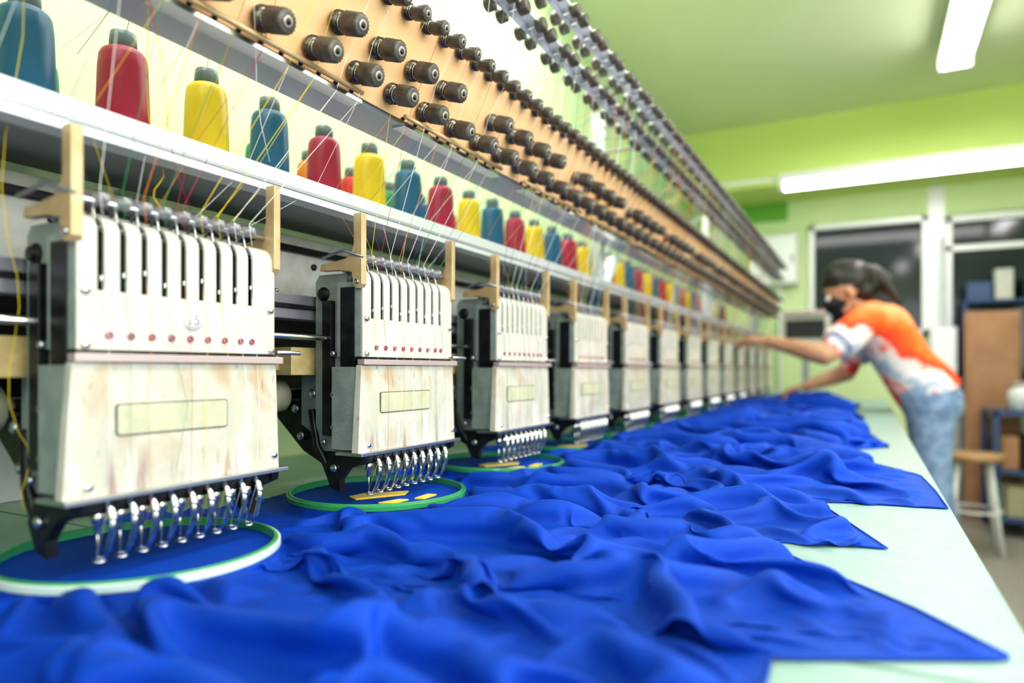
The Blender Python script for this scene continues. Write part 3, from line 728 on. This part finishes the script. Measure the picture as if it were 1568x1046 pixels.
for dy,kx in ((-.085,0),(.085,.03)):
    hp=pel+Vector((.0,dy,-.03)); kn=Vector((.235+kx,3.40+dy*1.15,.46)); an=Vector((.285+kx,3.40+dy*1.2,.085))
    S(hp,kn,.095,.062,'jeans'); S(kn,an,.062,.048,'jeans')
    S(an+Vector((.02,0,-.043)),an+Vector((-.14,0,-.049)),.042,.036,'shoe')
def hand(w,d,nrm,lab='skin'):
    d=d.normalized(); nrm=nrm.normalized(); sd=d.cross(nrm).normalized(); nrm=sd.cross(d)
    for q in (-.026,-.009,.009,.026): S(w+d*.01+sd*q*.6,w+d*.075+sd*q,.013,.0115,lab)
    for q,L in ((-.028,.058),(-.0095,.072),(.0095,.076),(.028,.068)):
        a=w+d*.078+sd*q; c=a+(d*.9-nrm*.35)*L*.45; e=c+(d*.6-nrm*.8)*L*.32; f_=e+(d*.2-nrm)*L*.25
        S(a,c,.0092,.0088,lab); S(c,e,.0088,.0082,lab); S(e,f_,.0082,.0072,lab)
    a=w+d*.025+sd*.030; c=a+(d*.5+sd*.7-nrm*.2)*.035; e=c+(d*.85+sd*.1-nrm*.4)*.03
    S(a,c,.013,.010,lab); S(c,e,.010,.0085,lab)
hand(wrL,wrL-elL+Vector((-.05,0,-.02)),Vector((0,-.3,1)))
hand(wrR,Vector((-1,-.25,-.25)),Vector((-.2,0,1)))
pb=MB()
for a,c,ra,rb,lab in segs:
    d=(c-a); L=max(d.length,1e-4); ax=d/L if d.length>1e-4 else Vector((0,0,1))
    prof=[(-ra*math.cos(x),max(ra*math.sin(x),1e-4)) for x in (0.05,.45,.85,1.25)]+[(0,ra),(L,rb)]+[(L+rb*math.sin(x),max(rb*math.cos(x),1e-4)) for x in (.35,.75,1.15,1.52)]
    if lab=='shirt' and ra in (.068,.066): prof=prof[:6]+[(L+.004,rb*.8)]
    if lab=='shirt' and ra==.124: prof=[(-.06,ra*.9),(-.055,ra)]+prof[4:]
    pb.lathe(a,ax,prof,'skin',16)
pme=pb.mesh('tmp_person'); po=bpy.data.objects.new('tmp_person',pme); col.objects.link(po)
rm=po.modifiers.new('r','REMESH'); rm.mode='VOXEL'; rm.voxel_size=.0055; rm.use_smooth_shade=True
sm=po.modifiers.new('s','SMOOTH'); sm.iterations=4; sm.factor=.5
dg=bpy.context.evaluated_depsgraph_get(); ev=po.evaluated_get(dg)
nm=bpy.data.meshes.new_from_object(ev); bpy.data.objects.remove(po)
nm.name='seamstress'; nm.materials.clear()
labs=['skin','shirt','jeans','hair','mask','eye','shoe']
for l in labs: nm.materials.append(M[l])
npoly=len(nm.polygons); cen=np.empty(npoly*3); nm.polygons.foreach_get('center',cen); cen=cen.reshape(-1,3)
best=np.full(npoly,9.); bl=np.zeros(npoly,int)
for a,c,ra,rb,lab in segs:
    a=np.array(a);c=np.array(c);d=c-a;L2=d@d+1e-12
    tt=np.clip((cen-a)@d/L2,0,1); dist=np.linalg.norm(cen-a-tt[:,None]*d,axis=1)-(ra+(rb-ra)*tt)
    if lab in('hair','mask'): dist=dist-.003
    if lab=='eye': dist-=.002
    sel=dist<best; best[sel]=dist[sel]; bl[sel]=labs.index(lab)
nm.polygons.foreach_set('material_index',bl.astype(np.int32)); nm.polygons.foreach_set('use_smooth',[True]*npoly); nm.update()
wo=bpy.data.objects.new('seamstress',nm); col.objects.link(wo)

# ------------------------------------------------------------------ far-end furniture
b=MB(); sx,sy=.50,4.45
b.lathe((sx,sy,.49),(0,0,1),[(0,.14),(.004,.15),(.03,.15),(.034,.145)],'stoolwood',28)
for a in range(4):
    th=math.radians(45+90*a); b.cyl((sx+.10*math.cos(th),sy+.10*math.sin(th),.49),(sx+.17*math.cos(th),sy+.17*math.sin(th),0),.013,'white',10)
b.torus((sx,sy,.22),(0,0,1),.135,.008,'white',24,6)
b.obj('round_stool')
b=MB()
x0,x1,y0,y1=.66,1.5,4.85,5.30
for x in (x0,x1):
    for y in (y0,y1): b.box(x-.015,x+.015,y-.015,y+.015,0,.74,'bluesteel')
for z in (.10,.38,.72): b.box(x0-.015,x1+.015,y0-.015,y1+.015,z-.012,z+.012,'bluesteel')
b.obj('storage_rack',bevel=.002)
b=MB()
for k_,z in ((0,.115),(1,.115)):
    bx=.72+k_*.36
    for i in range(9):
        b.box(bx+i*.035,bx+i*.035+.004,4.87,4.874,z,z+.2,'wire'); b.box(bx,bx+.285,4.868,4.872,z+.02+i*.02,z+.024+i*.02,'wire')
    b.box(bx,bx+.285,4.88,5.2,z,z+.17,'beam')
b.obj('storage_basket')
b=MB(); rb=random.Random(2)
for i in range(8):
    x=.70+i*.095; kk=['brownboard','dark','cgrn','beam','cred','white','corg','bluesteel'][i]
    b.box(x,x+.08,4.9,5.15,.3925,.3925+rb.uniform(.08,.2),kk)
for i in range(7):
    x=.95+i*.075; kk=['cgrn','dark','white','cred2','dark','beam','cblu'][i]
    b.box(x,x+.065,4.95,5.2,.7325,.7325+rb.uniform(.05,.22),kk)
b.obj('supply_boxes',bevel=.004)
b=MB(); b.lathe((.83,5.0,.733),(0,0,1),[(0,.075),(.01,.09),(.10,.095),(.12,.09),(.14,.06),(.15,.02)],'white',28); b.box(.80,.86,4.90,4.91,.76,.80,'greymet'); b.tube([(.75,5,.86),(.77,5,.90),(.89,5,.90),(.91,5,.86)],.006,'greymet',6)
b.obj('rice_cooker')
b=MB(); b.box(.56,.86,5.36,5.42,.0,1.36,'brownboard'); b.box(.58,.84,5.352,5.361,.05,1.33,'brownboard'); b.box(.80,.815,5.33,5.36,.7,.8,'steel'); b.obj('wooden_cabinet_door',bevel=.004)
b=MB(); b.box(.56,1.7,5.43,5.598,1.42,1.44,'bluesteel')
for i,(kk,hh,ww) in enumerate((('bluesteel',.12,.14),('beam',.2,.10),('dark',.14,.13),('cred2',.09,.08),('white',.16,.12),('bluesteel',.1,.15),('beam',.12,.1))):
    x=.58+i*.155; b.box(x,x+ww,5.44,5.56,1.441,1.441+hh,kk)
b.box(.56,.58,5.43,5.598,0,1.42,'bluesteel'); b.box(1.68,1.7,5.43,5.598,0,1.42,'bluesteel')
b.obj('tall_shelf',bevel=.004)
b=MB(); b.box(.37,.53,5.46,5.56,.95,1.27,'white'); b.box(.385,.515,5.452,5.461,.97,1.25,'frame'); b.cyl((.45,5.5,1.27),(.45,5.56,1.9),.008,'white'); b.box(.40,.42,5.56,5.598,1.0,1.2,'white'); b.obj('switch_box',bevel=.004)
b=MB(); b.box(-.79,-.47,5.48,YE-.003,1.62,2.0,'white'); b.box(-.775,-.485,5.472,5.481,1.635,1.985,'frame'); b.box(-.51,-.50,5.46,5.472,1.78,1.84,'black'); b.cyl((-.6,5.55,1.62),(-.6,5.55,0),.012,'frame'); b.obj('electrical_panel',bevel=.004)

# ------------------------------------------------------------------ world, camera
w=bpy.data.worlds.new('world'); sc.world=w; w.use_nodes=True
w.node_tree.nodes['Background'].inputs[0].default_value=(.9,1,.92,1); w.node_tree.nodes['Background'].inputs[1].default_value=.4
cam=bpy.data.cameras.new('camera'); co=bpy.data.objects.new('camera',cam); col.objects.link(co)
cam.sensor_width=36; cam.lens=24; cam.shift_y=44/1568; cam.clip_start=.01
co.location=(0,0,H); co.rotation_euler=(math.radians(90),0,math.atan(546/1045))
cam.dof.use_dof=True; cam.dof.focus_distance=.80; cam.dof.aperture_fstop=2.2
sc.camera=co
sc.view_settings.view_transform='Standard'
for lk in ('Medium High Contrast','Medium Contrast','None'):
    try:
        sc.view_settings.look=lk; break
    except Exception as e: pass
sc.view_settings.exposure=0
